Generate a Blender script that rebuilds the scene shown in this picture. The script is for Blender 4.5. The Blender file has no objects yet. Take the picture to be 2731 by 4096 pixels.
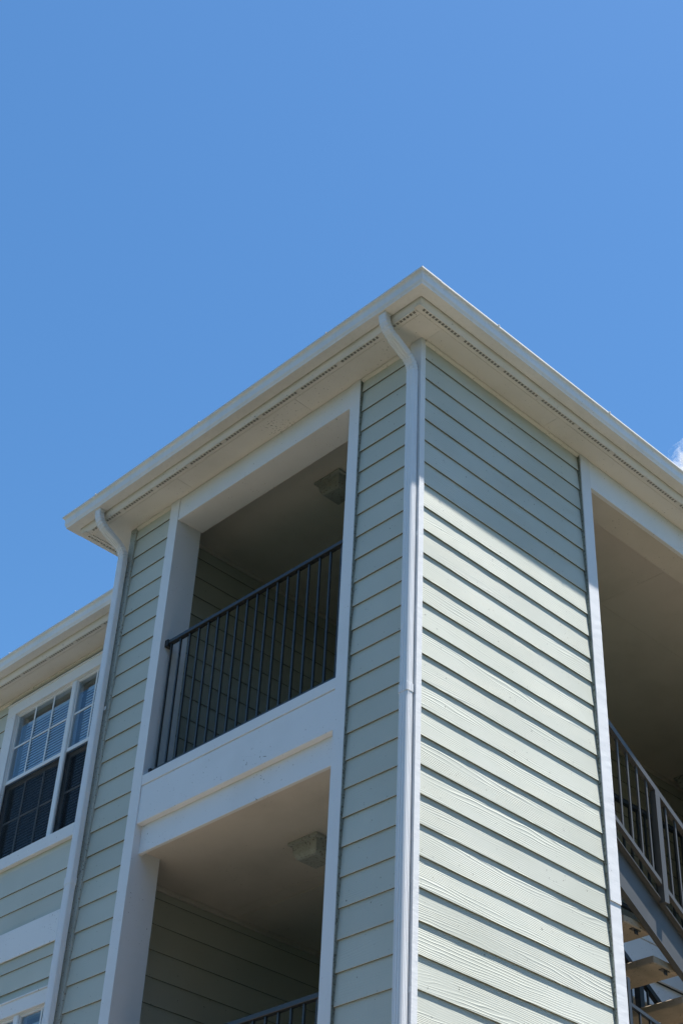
import bpy, bmesh, math, random
from mathutils import Vector, Matrix
random.seed(7)
S = bpy.context.scene
COL = S.collection
G = 8.65                      # height of the topmost lap line of the siding above the ground

# ------------------------------------------------------------------ camera, world, sun
cam_d = bpy.data.cameras.new('camera'); cam = bpy.data.objects.new('camera', cam_d); COL.objects.link(cam)
cam_d.sensor_fit = 'VERTICAL'; cam_d.sensor_height = 24.0; cam_d.lens = 24.0*6111.03/4096.0
cam_d.clip_start = 0.05; cam_d.clip_end = 6000
Rr = ((0.6974767, 0.71530838, 0.04312968), (-0.41655486, 0.45367261, -0.78782181), (-0.5831023, 0.53152148, 0.61439126))
X = Vector(Rr[0]); Y = -Vector(Rr[1]); Z = -Vector(Rr[2])
M = Matrix((X, Y, Z)).transposed().to_4x4(); M.translation = Vector((5.10056761, -5.30440864, -7.04784607+G))
cam.matrix_world = M
S.camera = cam

SUN = Vector((1.0, 0.56, 4.07)).normalized()
elev = math.asin(SUN.z)
W = bpy.data.worlds.new('World'); S.world = W; W.use_nodes = True
nt = W.node_tree; nt.nodes.clear()
sky = nt.nodes.new('ShaderNodeTexSky'); sky.sky_type = 'NISHITA'; sky.sun_disc = False
sky.sun_elevation = elev; sky.sun_rotation = math.atan2(SUN.x, SUN.y)
sky.air_density = 1.0; sky.dust_density = 0.3; sky.ozone_density = 2.0; sky.altitude = 0
bg = nt.nodes.new('ShaderNodeBackground'); bg.inputs[1].default_value = 0.094
wo = nt.nodes.new('ShaderNodeOutputWorld')
hs = nt.nodes.new('ShaderNodeHueSaturation'); hs.inputs['Saturation'].default_value = 1.24; hs.inputs['Hue'].default_value = 0.497
nt.links.new(sky.outputs[0], hs.inputs['Color']); nt.links.new(hs.outputs[0], bg.inputs[0]); nt.links.new(bg.outputs[0], wo.inputs[0])
sl = bpy.data.lights.new('sun', 'SUN'); sl.energy = 5.0; sl.angle = math.radians(0.53); sl.color = (1.0, 0.965, 0.90)
so = bpy.data.objects.new('sun', sl); COL.objects.link(so); so.rotation_euler = SUN.to_track_quat('Z', 'Y').to_euler()
so.location = (5, 0, 30)
S.view_settings.view_transform = 'Standard'; S.view_settings.look = 'None'
S.view_settings.exposure = 1.11; S.view_settings.gamma = 1.0; S.view_settings.use_curve_mapping = False
S.cycles.max_bounces = 10; S.cycles.diffuse_bounces = 5; S.cycles.transparent_max_bounces = 12

# ------------------------------------------------------------------ materials
def mat(name):
    m = bpy.data.materials.new(name); m.use_nodes = True
    return m, m.node_tree, m.node_tree.nodes['Principled BSDF']
def nd(t, typ, **kw):
    n = t.nodes.new(typ)
    for k, v in kw.items():
        if k in n.inputs: n.inputs[k].default_value = v
        else: setattr(n, k, v)
    return n
def mapping(t, scale, src=None, coord='Object', loc=None):
    tc = nd(t, 'ShaderNodeTexCoord'); mp = nd(t, 'ShaderNodeMapping')
    mp.inputs['Scale'].default_value = scale
    t.links.new(tc.outputs[coord], mp.inputs['Vector'])
    if loc is not None: t.links.new(loc, mp.inputs['Location'])
    return mp
def rand_loc(t, a=37.0, b=53.0, c=19.0):
    oi = nd(t, 'ShaderNodeObjectInfo'); cb = nd(t, 'ShaderNodeCombineXYZ')
    for i, k in enumerate((a, b, c)):
        mm = nd(t, 'ShaderNodeMath', operation='MULTIPLY'); mm.inputs[1].default_value = k
        t.links.new(oi.outputs['Random'], mm.inputs[0]); t.links.new(mm.outputs[0], cb.inputs[i])
    return oi, cb
def ramp(t, src, p0, c0, p1, c1):
    r = nd(t, 'ShaderNodeValToRGB'); r.color_ramp.elements[0].position = p0; r.color_ramp.elements[1].position = p1
    r.color_ramp.elements[0].color = (*c0, 1) if len(c0) == 3 else c0; r.color_ramp.elements[1].color = (*c1, 1) if len(c1) == 3 else c1
    t.links.new(src, r.inputs[0]); return r
def mixc(t, fac, a, b, blend='MIX'):
    m = nd(t, 'ShaderNodeMix', data_type='RGBA', blend_type=blend)
    for s, v in ((0, fac), (6, a), (7, b)):
        if isinstance(v, (int, float)): m.inputs[s].default_value = v
        elif isinstance(v, tuple): m.inputs[s].default_value = (*v, 1)
        else: t.links.new(v, m.inputs[s])
    return m.outputs[2]
def bump(t, h, strength, dist, bs, prev=None):
    b = nd(t, 'ShaderNodeBump'); b.inputs['Strength'].default_value = strength; b.inputs['Distance'].default_value = dist
    t.links.new(h, b.inputs['Height'])
    if prev is not None: t.links.new(prev, b.inputs['Normal'])
    t.links.new(b.outputs[0], bs.inputs['Normal']); return b.outputs[0]

def siding_mat(name, col, grain):
    """painted fibre-cement plank with embossed cedar grain; grain = bump strength"""
    m, t, bs = mat(name)
    oi, loc = rand_loc(t)
    mp = mapping(t, (0.42, 0.42, 3.6), loc=loc.outputs[0])
    n1 = nd(t, 'ShaderNodeTexNoise'); n1.inputs['Scale'].default_value = 1.7; n1.inputs['Detail'].default_value = 3.5; n1.inputs['Roughness'].default_value = 0.42; n1.inputs['Distortion'].default_value = 0.15
    t.links.new(mp.outputs[0], n1.inputs['Vector'])
    tc = nd(t, 'ShaderNodeTexCoord'); sx = nd(t, 'ShaderNodeSeparateXYZ'); t.links.new(tc.outputs['Object'], sx.inputs[0])
    a = nd(t, 'ShaderNodeMath', operation='MULTIPLY'); a.inputs[1].default_value = 75.0; t.links.new(sx.outputs[2], a.inputs[0])
    b = nd(t, 'ShaderNodeMath', operation='MULTIPLY_ADD'); b.inputs[1].default_value = 11.0
    t.links.new(n1.outputs[0], b.inputs[0]); t.links.new(a.outputs[0], b.inputs[2])
    c = nd(t, 'ShaderNodeMath', operation='MULTIPLY'); c.inputs[1].default_value = 6.2832; t.links.new(b.outputs[0], c.inputs[0])
    s = nd(t, 'ShaderNodeMath', operation='SINE'); t.links.new(c.outputs[0], s.inputs[0])
    rp = ramp(t, s.outputs[0], 0.25, (0, 0, 0), 1.0, (1, 1, 1))
    # strength of the relief varies from place to place
    mp2 = mapping(t, (1.6, 1.6, 9.0), loc=loc.outputs[0]); n2 = nd(t, 'ShaderNodeTexNoise'); n2.inputs['Scale'].default_value = 1.3
    t.links.new(mp2.outputs[0], n2.inputs['Vector']); r2 = ramp(t, n2.outputs[0], 0.35, (0.15,)*3, 0.62, (1, 1, 1))
    hm = nd(t, 'ShaderNodeMath', operation='MULTIPLY'); t.links.new(rp.outputs[0], hm.inputs[0]); t.links.new(r2.outputs[0], hm.inputs[1])
    nb = bump(t, hm.outputs[0], grain, 0.0016, bs)
    mp3 = mapping(t, (40, 40, 260)); n3 = nd(t, 'ShaderNodeTexNoise'); n3.inputs['Scale'].default_value = 1.0; n3.inputs['Detail'].default_value = 2
    t.links.new(mp3.outputs[0], n3.inputs['Vector']); bump(t, n3.outputs[0], grain*0.35, 0.0006, bs, nb)
    # colour: faint board-to-board and weathering variation
    hs = nd(t, 'ShaderNodeHueSaturation'); hs.inputs['Color'].default_value = (*col, 1)
    mr = nd(t, 'ShaderNodeMapRange'); mr.inputs[3].default_value = 0.95; mr.inputs[4].default_value = 1.05
    t.links.new(oi.outputs['Random'], mr.inputs[0]); t.links.new(mr.outputs[0], hs.inputs['Value'])
    mp4 = mapping(t, (1, 1, 1), coord='Object'); geo = nd(t, 'ShaderNodeNewGeometry')
    n4 = nd(t, 'ShaderNodeTexNoise'); n4.inputs['Scale'].default_value = 1.1; n4.inputs['Detail'].default_value = 5; t.links.new(geo.outputs['Position'], n4.inputs['Vector'])
    r4 = ramp(t, n4.outputs[0], 0.3, (0.9, 0.905, 0.88), 0.7, (1.03, 1.03, 1.03))
    out = mixc(t, 1.0, hs.outputs[0], r4.outputs[0], 'MULTIPLY')
    n5 = nd(t, 'ShaderNodeTexNoise'); n5.inputs['Scale'].default_value = 55; t.links.new(geo.outputs['Position'], n5.inputs['Vector'])
    r5 = ramp(t, n5.outputs[0], 0.735, (0, 0, 0), 0.76, (1, 1, 1))
    out = mixc(t, r5.outputs[0], out, (0.16, 0.155, 0.13))
    t.links.new(out, bs.inputs['Base Color']); bs.inputs['Roughness'].default_value = 0.62
    bs.inputs['Specular IOR Level'].default_value = 0.35
    return m

def paint_mat(name, col, rough=0.6, rscale=(60, 60, 12), bstr=0.5, bdist=0.0012, dirt=0.25, dirtcol=(0.30, 0.28, 0.22), speck=0.72, spec=0.35, saw=0.0, streak=0.0, cluster=None):
    m, t, bs = mat(name)
    mp = mapping(t, rscale); n = nd(t, 'ShaderNodeTexNoise'); n.inputs['Scale'].default_value = 1; n.inputs['Detail'].default_value = 5; n.inputs['Roughness'].default_value = 0.65
    t.links.new(mp.outputs[0], n.inputs['Vector'])
    nb = bump(t, n.outputs[0], bstr, bdist, bs)
    if saw > 0:      # rough-sawn ridges across the board
        mp2 = mapping(t, (14, 14, 95)); n2 = nd(t, 'ShaderNodeTexNoise'); n2.inputs['Scale'].default_value = 1; n2.inputs['Detail'].default_value = 3
        t.links.new(mp2.outputs[0], n2.inputs['Vector']); bump(t, n2.outputs[0], saw, 0.004, bs, nb)
    geo = nd(t, 'ShaderNodeNewGeometry')
    g = nd(t, 'ShaderNodeTexNoise'); g.inputs['Scale'].default_value = 1.7; g.inputs['Detail'].default_value = 6; g.inputs['Roughness'].default_value = 0.6
    t.links.new(geo.outputs['Position'], g.inputs['Vector'])
    r = ramp(t, g.outputs[0], 0.48, (0, 0, 0), 0.8, (1, 1, 1))
    mm = nd(t, 'ShaderNodeMath', operation='MULTIPLY'); mm.inputs[1].default_value = dirt; t.links.new(r.outputs[0], mm.inputs[0])
    out = mixc(t, mm.outputs[0], tuple(col), dirtcol)
    g2 = nd(t, 'ShaderNodeTexNoise'); g2.inputs['Scale'].default_value = 70; g2.inputs['Detail'].default_value = 2; t.links.new(geo.outputs['Position'], g2.inputs['Vector'])
    g3 = nd(t, 'ShaderNodeTexNoise'); g3.inputs['Scale'].default_value = 2.6; t.links.new(geo.outputs['Position'], g3.inputs['Vector'])
    ad = nd(t, 'ShaderNodeMath', operation='MULTIPLY_ADD'); ad.inputs[1].default_value = 0.22; t.links.new(g3.outputs[0], ad.inputs[0]); t.links.new(g2.outputs[0], ad.inputs[2])
    if cluster:
        dv = nd(t, 'ShaderNodeVectorMath', operation='DISTANCE'); dv.inputs[1].default_value = cluster[:3]; t.links.new(geo.outputs['Position'], dv.inputs[0])
        mr = nd(t, 'ShaderNodeMapRange'); mr.inputs[1].default_value = 0; mr.inputs[2].default_value = cluster[3]; mr.inputs[3].default_value = 0.085; mr.inputs[4].default_value = 0
        t.links.new(dv.outputs['Value'], mr.inputs[0]); a2 = nd(t, 'ShaderNodeMath', operation='ADD'); t.links.new(mr.outputs[0], a2.inputs[0]); t.links.new(ad.outputs[0], a2.inputs[1]); ad = a2
    r2 = ramp(t, ad.outputs[0], speck+0.11, (0, 0, 0), speck+0.14, (1, 1, 1))
    m2 = nd(t, 'ShaderNodeMath', operation='MULTIPLY'); m2.inputs[1].default_value = 0.75; t.links.new(r2.outputs[0], m2.inputs[0])
    out = mixc(t, m2.outputs[0], out, (0.10, 0.085, 0.06))
    if streak > 0:
        mp5 = mapping(t, (34, 34, 1.5)); n5 = nd(t, 'ShaderNodeTexNoise'); n5.inputs['Scale'].default_value = 1; n5.inputs['Detail'].default_value = 4
        t.links.new(mp5.outputs[0], n5.inputs['Vector']); r5 = ramp(t, n5.outputs[0], 0.5, (0, 0, 0), 0.85, (1, 1, 1))
        m5 = nd(t, 'ShaderNodeMath', operation='MULTIPLY'); m5.inputs[1].default_value = streak; t.links.new(r5.outputs[0], m5.inputs[0])
        out = mixc(t, m5.outputs[0], out, (0.36, 0.33, 0.27))
    t.links.new(out, bs.inputs['Base Color']); bs.inputs['Roughness'].default_value = rough; bs.inputs['Specular IOR Level'].default_value = spec
    return m

SIDING = siding_mat('siding paint', (0.545, 0.552, 0.490), 0.9)
SIDING_SMOOTH = siding_mat('siding paint smooth', (0.545, 0.552, 0.490), 0.35)
TRIM = paint_mat('white trim paint', (0.78, 0.78, 0.79), dirt=0.12)
TRIM_ROUGH = paint_mat('rough sawn white trim', (0.72, 0.72, 0.73), bstr=0.55, bdist=0.002, saw=0.22, dirt=0.15, speck=0.76, rscale=(90, 90, 40))
SOFFIT = paint_mat('soffit paint', (0.74, 0.70, 0.65), rscale=(25, 25, 25), bstr=0.25, dirt=0.25, speck=0.70, cluster=(-1.25, -0.10, G+0.15, 0.42))
CEIL = paint_mat('ceiling paint', (0.66, 0.60, 0.53), rscale=(25, 25, 25), bstr=0.25, dirt=0.3, speck=0.74)
GUTTER = paint_mat('gutter enamel', (0.80, 0.78, 0.76), rough=0.38, rscale=(8, 8, 8), bstr=0.1, dirt=0.2, speck=0.74, spec=0.5, streak=0.16)
DOWN = paint_mat('downspout enamel', (0.82, 0.82, 0.83), rough=0.4, rscale=(8, 8, 3), bstr=0.1, dirt=0.12, speck=0.78, spec=0.5)
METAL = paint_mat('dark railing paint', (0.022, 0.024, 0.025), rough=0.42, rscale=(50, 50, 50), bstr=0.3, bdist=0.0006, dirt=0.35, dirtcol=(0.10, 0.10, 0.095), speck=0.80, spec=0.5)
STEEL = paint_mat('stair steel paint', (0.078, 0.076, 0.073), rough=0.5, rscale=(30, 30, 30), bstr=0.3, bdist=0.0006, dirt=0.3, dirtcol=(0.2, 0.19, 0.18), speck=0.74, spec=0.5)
CONCRETE = paint_mat('tread concrete', (0.34, 0.275, 0.205), rough=0.85, rscale=(60, 60, 60), bstr=0.7, bdist=0.003, dirt=0.8, dirtcol=(0.14, 0.13, 0.10), speck=0.66)
DECK = paint_mat('darkened slab concrete', (0.09, 0.085, 0.08), rough=0.85, dirt=0.5, speck=0.7)  # slab concrete darkened to cut the light bounced inside the balconies
MILDEW = paint_mat('weathered joint filler', (0.30, 0.33, 0.29), rough=0.8, rscale=(160, 160, 40), bstr=1.0, bdist=0.003, dirt=1.0, dirtcol=(0.07, 0.08, 0.06), speck=0.56)
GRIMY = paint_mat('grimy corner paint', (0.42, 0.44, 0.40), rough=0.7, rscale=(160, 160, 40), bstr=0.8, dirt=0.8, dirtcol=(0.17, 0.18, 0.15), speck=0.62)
LENS = paint_mat('dirty light lens', (0.42, 0.43, 0.39), rough=0.3, rscale=(20, 20, 20), bstr=0.2, dirt=1.0, dirtcol=(0.13, 0.13, 0.11), speck=0.60, spec=0.5)
VINYL = paint_mat('window vinyl', (0.78, 0.79, 0.80), rough=0.4, rscale=(20, 20, 20), bstr=0.1, dirt=0.1, speck=0.8)
BLIND = paint_mat('blind slat', (0.85, 0.86, 0.88), rough=0.5, bstr=0.0, dirt=0.05, speck=0.85)
ROOM = paint_mat('room paint', (0.45, 0.43, 0.40), dirt=0.05, speck=0.85)
SHINGLE = paint_mat('roof shingle', (0.12, 0.11, 0.10), rough=0.9, rscale=(200, 200, 200), bstr=1.0, dirt=0.5, speck=0.7)

def glass_mat():
    m, t, bs = mat('window glass'); t.nodes.remove(bs)
    o = t.nodes['Material Output']
    gl = nd(t, 'ShaderNodeBsdfGlossy'); gl.inputs['Roughness'].default_value = 0.015; gl.inputs['Color'].default_value = (0.95, 0.98, 1, 1)
    tr = nd(t, 'ShaderNodeBsdfTransparent'); tr.inputs['Color'].default_value = (0.80, 0.86, 0.90, 1)
    lw = nd(t, 'ShaderNodeLayerWeight'); lw.inputs['Blend'].default_value = 0.5
    pw = nd(t, 'ShaderNodeMath', operation='POWER'); pw.inputs[1].default_value = 3.0; t.links.new(lw.outputs['Facing'], pw.inputs[0])
    fr = nd(t, 'ShaderNodeMath', operation='MULTIPLY_ADD'); fr.inputs[1].default_value = 0.42; fr.inputs[2].default_value = 0.03; t.links.new(pw.outputs[0], fr.inputs[0])
    geo = nd(t, 'ShaderNodeNewGeometry'); w = nd(t, 'ShaderNodeTexNoise'); w.inputs['Scale'].default_value = 3.0
    t.links.new(geo.outputs['Position'], w.inputs['Vector'])
    b = nd(t, 'ShaderNodeBump'); b.inputs['Strength'].default_value = 0.25; b.inputs['Distance'].default_value = 0.004
    t.links.new(w.outputs[0], b.inputs['Height']); t.links.new(b.outputs[0], gl.inputs['Normal'])
    mx = nd(t, 'ShaderNodeMixShader'); t.links.new(fr.outputs[0], mx.inputs[0]); t.links.new(tr.outputs[0], mx.inputs[1]); t.links.new(gl.outputs[0], mx.inputs[2])
    # film of condensation stains
    df = nd(t, 'ShaderNodeBsdfDiffuse'); df.inputs['Color'].default_value = (0.55, 0.62, 0.68, 1)
    n = nd(t, 'ShaderNodeTexNoise'); n.inputs['Scale'].default_value = 5; n.inputs['Detail'].default_value = 6; n.inputs['Distortion'].default_value = 0.6
    t.links.new(geo.outputs['Position'], n.inputs['Vector']); r = ramp(t, n.outputs[0], 0.52, (0, 0, 0), 0.85, (0.13,)*3)
    mx2 = nd(t, 'ShaderNodeMixShader'); t.links.new(r.outputs[0], mx2.inputs[0]); t.links.new(mx.outputs[0], mx2.inputs[1]); t.links.new(df.outputs[0], mx2.inputs[2])
    t.links.new(mx2.outputs[0], o.inputs[0]); return m
def screen_mat():
    m, t, bs = mat('insect screen'); t.nodes.remove(bs); o = t.nodes['Material Output']
    d = nd(t, 'ShaderNodeBsdfDiffuse'); d.inputs['Color'].default_value = (0.025, 0.028, 0.032, 1)
    tr = nd(t, 'ShaderNodeBsdfTransparent'); mx = nd(t, 'ShaderNodeMixShader'); mx.inputs[0].default_value = 0.42
    t.links.new(tr.outputs[0], mx.inputs[1]); t.links.new(d.outputs[0], mx.inputs[2]); t.links.new(mx.outputs[0], o.inputs[0]); return m
GLASS = glass_mat(); SCREEN = screen_mat()
def ground_mat():
    m, t, bs = mat('dark grass')  # grass toned dark to limit light bounced into the interiors
    geo = nd(t, 'ShaderNodeNewGeometry')
    n = nd(t, 'ShaderNodeTexNoise'); n.inputs['Scale'].default_value = 0.06; n.inputs['Detail'].default_value = 8; t.links.new(geo.outputs['Position'], n.inputs['Vector'])
    r = ramp(t, n.outputs[0], 0.42, (0.034, 0.038, 0.018), 0.62, (0.024, 0.027, 0.013))
    t.links.new(r.outputs[0], bs.inputs['Base Color']); bs.inputs['Roughness'].default_value = 0.9
    return m
GROUND = ground_mat()

# ------------------------------------------------------------------ mesh helpers
WP = {}
def tag(o, label=None, cat=None, group=None, kind=None):
    if label: o['label'] = label
    if cat: o['category'] = cat
    if group: o['group'] = group
    if kind: o['kind'] = kind
    return o
def empty(name, loc, label, cat, group=None):
    o = bpy.data.objects.new(name, None); COL.objects.link(o); o.empty_display_size = 0.3
    p = Vector((loc[0], loc[1], loc[2]+G)); o.location = p; WP[o.name] = p
    return tag(o, label, cat, group)
def place(o, wpos, parent):
    WP[o.name] = wpos
    if parent is not None: o.parent = parent; o.location = wpos - WP[parent.name]
    else: o.location = wpos
class MB:
    def __init__(s): s.v = []; s.f = []
    def add(s, vs, fs):
        k = len(s.v); s.v += [tuple(v) for v in vs]; s.f += [tuple(i+k for i in f) for f in fs]; return s
    def box(s, x0, x1, y0, y1, z0, z1):
        x0, x1 = min(x0, x1), max(x0, x1); y0, y1 = min(y0, y1), max(y0, y1); z0, z1 = min(z0, z1), max(z0, z1)
        return s.add([(x0,y0,z0),(x1,y0,z0),(x1,y1,z0),(x0,y1,z0),(x0,y0,z1),(x1,y0,z1),(x1,y1,z1),(x0,y1,z1)],
                     [(3,2,1,0),(4,5,6,7),(0,1,5,4),(1,2,6,5),(2,3,7,6),(3,0,4,7)])
    def prism(s, prof, fn, t0, t1, n=1):
        """closed profile [(a,b)] swept from t0 to t1; fn(a,b,t,i)->xyz"""
        m = len(prof); ts = [t0+(t1-t0)*i/n for i in range(n+1)]
        vs = [fn(a, b, t, i) for i, t in enumerate(ts) for a, b in prof]
        fs = [(i*m+j, i*m+(j+1) % m, (i+1)*m+(j+1) % m, (i+1)*m+j) for i in range(n) for j in range(m)]
        fs += [tuple(range(m-1, -1, -1)), tuple(n*m+j for j in range(m))]
        return s.add(vs, fs)
    def build(s, name, m, parent=None, kind=None, label=None, smooth=False, bevel=0.0):
        xs = list(zip(*s.v)); c = Vector([(min(a)+max(a))/2 for a in xs])
        me = bpy.data.meshes.new(name); me.from_pydata([(v[0]-c.x, v[1]-c.y, v[2]-c.z) for v in s.v], [], s.f)
        bm = bmesh.new(); bm.from_mesh(me)
        if bevel > 0:
            es = [e for e in bm.edges if len(e.link_faces) == 2 and e.calc_face_angle(0) > 0.6]
            bmesh.ops.bevel(bm, geom=es, offset=bevel, segments=1, affect='EDGES', clamp_overlap=True)
        bmesh.ops.recalc_face_normals(bm, faces=bm.faces); bm.to_mesh(me); bm.free()
        if smooth:
            me.polygons.foreach_set('use_smooth', [True]*len(me.polygons)); me.set_sharp_from_angle(angle=math.radians(35))
        me.materials.append(m)
        o = bpy.data.objects.new(name, me); COL.objects.link(o)
        place(o, Vector((c.x, c.y, c.z+G)), parent)
        if kind: o['kind'] = kind
        if label: o['label'] = label
        return o
def inst(src, name, wpos, parent):
    o = bpy.data.objects.new(name, src.data); COL.objects.link(o); place(o, wpos, parent); return o
def box(name, m, parent, x0, x1, y0, y1, z0, z1, bevel=0.002, **kw):
    return MB().box(x0, x1, y0, y1, z0, z1).build(name, m, parent, bevel=bevel, **kw)
def rough_post(name, m, parent, x0, x1, y0, y1, z0, z1, amp=0.0018, step=0.035, **kw):
    """vertical board whose arrises wander slightly"""
    n = max(2, int((z1-z0)/step)); mb = MB(); vs = []
    for i in range(n+1):
        z = z0+(z1-z0)*i/n
        j = lambda: random.uniform(-amp, amp)
        vs += [(x0+j(), y0+j(), z), (x1+j(), y0+j(), z), (x1+j(), y1+j(), z), (x0+j(), y1+j(), z)]
    fs = [(i*4+k, i*4+(k+1) % 4, (i+1)*4+(k+1) % 4, (i+1)*4+k) for i in range(n) for k in range(4)]
    fs += [(3, 2, 1, 0), tuple(n*4+k for k in range(4))]
    return mb.add(vs, fs).build(name, m, parent, **kw)

# ------------------------------------------------------------------ ground, sky cloud
g = MB().add([(-2500, -2500, -G), (2500, -2500, -G), (2500, 2500, -G), (-2500, 2500, -G)], [(0, 1, 2, 3)]).build('ground', GROUND); g['kind'] = 'structure'
WALK = paint_mat('pale bounce concrete', (0.66, 0.53, 0.43), rough=0.9, rscale=(30, 30, 30), dirt=0.4, speck=0.75)
mb = MB()  # unseen paving, added to bounce sunlight up onto ceilings and soffits
mb.add([(-12, -2.3, -G+.004), (1.6, -2.3, -G+.004), (1.6, 9, -G+.004), (0.3, 9, -G+.004), (0.3, -0.4, -G+.004), (-12, -0.4, -G+.004)], [(0, 1, 4, 5), (1, 2, 3, 4)])
wk = mb.build('bounce_walkway', WALK); wk['kind'] = 'structure'

# unseen trees behind the camera, added to block low sky light, also reflected in windows
def unseen_tree_line():
    m, t, bs = mat('tree foliage'); geo = nd(t, 'ShaderNodeNewGeometry')
    n = nd(t, 'ShaderNodeTexNoise'); n.inputs['Scale'].default_value = 0.8; t.links.new(geo.outputs['Position'], n.inputs['Vector'])
    rr = ramp(t, n.outputs[0], 0.35, (0.018, 0.035, 0.010), 0.65, (0.060, 0.085, 0.025)); t.links.new(rr.outputs[0], bs.inputs['Base Color']); bs.inputs['Roughness'].default_value = 0.7
    rnd = random.Random(3); mb = MB(); spots = []
    for i in range(15): spots.append((-44+i*5.6+rnd.uniform(-1, 1), -31+rnd.uniform(-2, 2)))
    for i in range(10): spots.append((33+rnd.uniform(-2, 2), -20+i*5.6+rnd.uniform(-1, 1)))
    for q in ((11, -18), (16, -15.5), (20, -11), (14, -22), (22, -16), (24, -5)): spots.append(q)  # tall clump added to keep low southeast sky off the balcony walls
    for i_, (x, y) in enumerate(spots):
        h = rnd.uniform(6, 8.5) if i_ < 25 else rnd.uniform(16, 19); rx = rnd.uniform(3.3, 4.2)
        mb.prism([(0.28*math.cos(k*1.047), 0.28*math.sin(k*1.047)) for k in range(6)], lambda a, b, tt, i: (x+a*(1-.5*i), y+b*(1-.5*i), -G+tt), 0, h*0.6)
        for k in range(950):
            u = rnd.uniform(-1, 1); a = rnd.uniform(0, 6.283); q = math.sqrt(1-u*u); rad = rnd.uniform(0.45, 1.0)*(1+0.22*math.sin(3*a+x)*q)
            c = Vector((x+rx*q*math.cos(a)*rad, y+rx*q*math.sin(a)*rad, -G+h*0.56+u*h*0.44*rad))
            d1 = Vector((rnd.gauss(0, 1), rnd.gauss(0, 1), rnd.gauss(0, 1))).normalized()*rnd.uniform(.25, .6); d2 = d1.orthogonal().normalized()*rnd.uniform(.2, .5)
            mb.add([c-d1, c-d2, c+d1, c+d2], [(0, 1, 2, 3)])
    o = mb.build('unseen_tree_line', m, kind='stuff')
unseen_tree_line()

# ------------------------------------------------------------------ the building
B = empty('apartment_building', (-1.5, 1.2, -G), 'sage green clapboard apartment building with white trim, corner tower, eaves and gutters', 'building')
EXP = 0.1778
PRO = [(0.0135, 0.0015), (0.0120, 0.0), (0.0045, 0.0), (-0.0065, EXP+0.030), (0.0015, EXP+0.030), (0.0026, EXP)]
def board_mesh(axis, L, seed, h=None):
    """lap board, outward along +x (axis 'y' run) or -y (axis 'x' run), -x ('-x' faces west), +y"""
    rnd = random.Random(seed); n = max(1, int(L/0.3)); w = [(rnd.uniform(-.0007, .0007), rnd.uniform(-.0008, .0008)) for _ in range(n+1)]
    prof = PRO
    if h is not None and h < EXP: # ripped board
        prof = [(0.0125, 0.0015), (0.0110, 0.0), (0.0045, 0.0), (0.0, h), (0.0125-0.01*h/EXP, h)]
    mb = MB()
    def fn(a, b, t, i):
        o = a + (w[i][0] if a > 0.003 and b < 0.01 else 0); z = b + (w[i][1] if b < 0.01 else 0)
        if axis == '+x': return (o, t, z)
        if axis == '-y': return (t, -o, z)
        if axis == '-x': return (-o, t, z)
        return (t, o, z)
    mb.prism(prof, fn, 0, L, n)
    return mb
EDGE = paint_mat('grimy shaded board edge', (0.17, 0.165, 0.125), rough=0.85, dirt=0.8, dirtcol=(0.09, 0.085, 0.06), speck=0.66)  # grime, toned darker to deepen the shadow line under each board
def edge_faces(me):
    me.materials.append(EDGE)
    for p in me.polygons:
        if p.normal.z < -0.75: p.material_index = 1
class Siding:
    """a wall clad in separate lap boards; the boards hang under one wall part"""
    cache = {}
    def __init__(s, wall, axis, plane, zoff=0.0, m=SIDING):
        s.wall, s.axis, s.plane, s.zoff, s.m = wall, axis, plane, zoff, m
    def row(s, n, a, b, ztop=None):
        L = b-a; z = -(n-1)*EXP+s.zoff; h = None
        if ztop is not None: h = ztop-z
        key = (s.axis, round(L, 3), n % 5 if h is None else n, None if h is None else round(h, 3), s.m.name)
        if key not in Siding.cache:
            o = board_mesh(s.axis, L, hash(key) & 0xffff, h).build('siding_board', s.m, None)
            edge_faces(o.data)
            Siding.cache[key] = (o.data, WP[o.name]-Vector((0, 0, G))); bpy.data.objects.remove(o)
        me, off = Siding.cache[key]
        o = bpy.data.objects.new('siding_board', me); COL.objects.link(o)
        base = Vector((s.plane, a, z)) if s.axis in ('+x', '-x') else Vector((a, s.plane, z))
        place(o, base+off+Vector((0, 0, G)), s.wall)
        o.location.z += random.uniform(-.0012, .0012)
        return o
    def low(s, n0, n1, a, b, name='siding_board'):
        mb = MB()
        for n in range(n0, n1):
            z = -(n-1)*EXP+s.zoff
            q = board_mesh(s.axis, b-a, 1)
            off = (s.plane, a, z) if s.axis in ('+x', '-x') else (a, s.plane, z)
            mb.add([(v[0]+off[0], v[1]+off[1], v[2]+off[2]) for v in q.v], q.f)
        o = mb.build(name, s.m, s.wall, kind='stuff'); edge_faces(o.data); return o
NB = int((G-0.15)/EXP)+1     # rows down to the ground

# --- tower walls (sheathing) with boards
wr = MB().box(-0.12, -0.001, 0.0, 1.61, -G, 0.16).build('side_wall', SIDING_SMOOTH, B, label='sunlit side wall of the tower, diagonal eave shadow across its boards')
s1 = Siding(wr, '+x', 0.0, 0.0)
s1.row(0, 0.0015, 1.608, ztop=0.15)
for n in range(1, 30): s1.row(n, 0.0015, 1.608)
s1.low(30, NB, 0.0015, 1.608)
wf = MB().box(-0.60, -0.12, 0.001, 0.13, -G, 0.16).build('front_wall', SIDING_SMOOTH, B, label='narrow shaded strip of boards between balcony post and corner downspout')
s2 = Siding(wf, '-y', 0.0, 0.033, SIDING_SMOOTH)
s2.row(0, -0.559, -0.075, ztop=0.15)
for n in range(1, 28): s2.row(n, -0.559, -0.075)
s2.low(28, NB, -0.559, -0.075)
wl = MB().box(-3.10, -2.60, 0.001, 0.13, -G, 0.16).build('front_wall', SIDING_SMOOTH, B, label='narrow shaded strip of boards left of the balconies')
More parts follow.
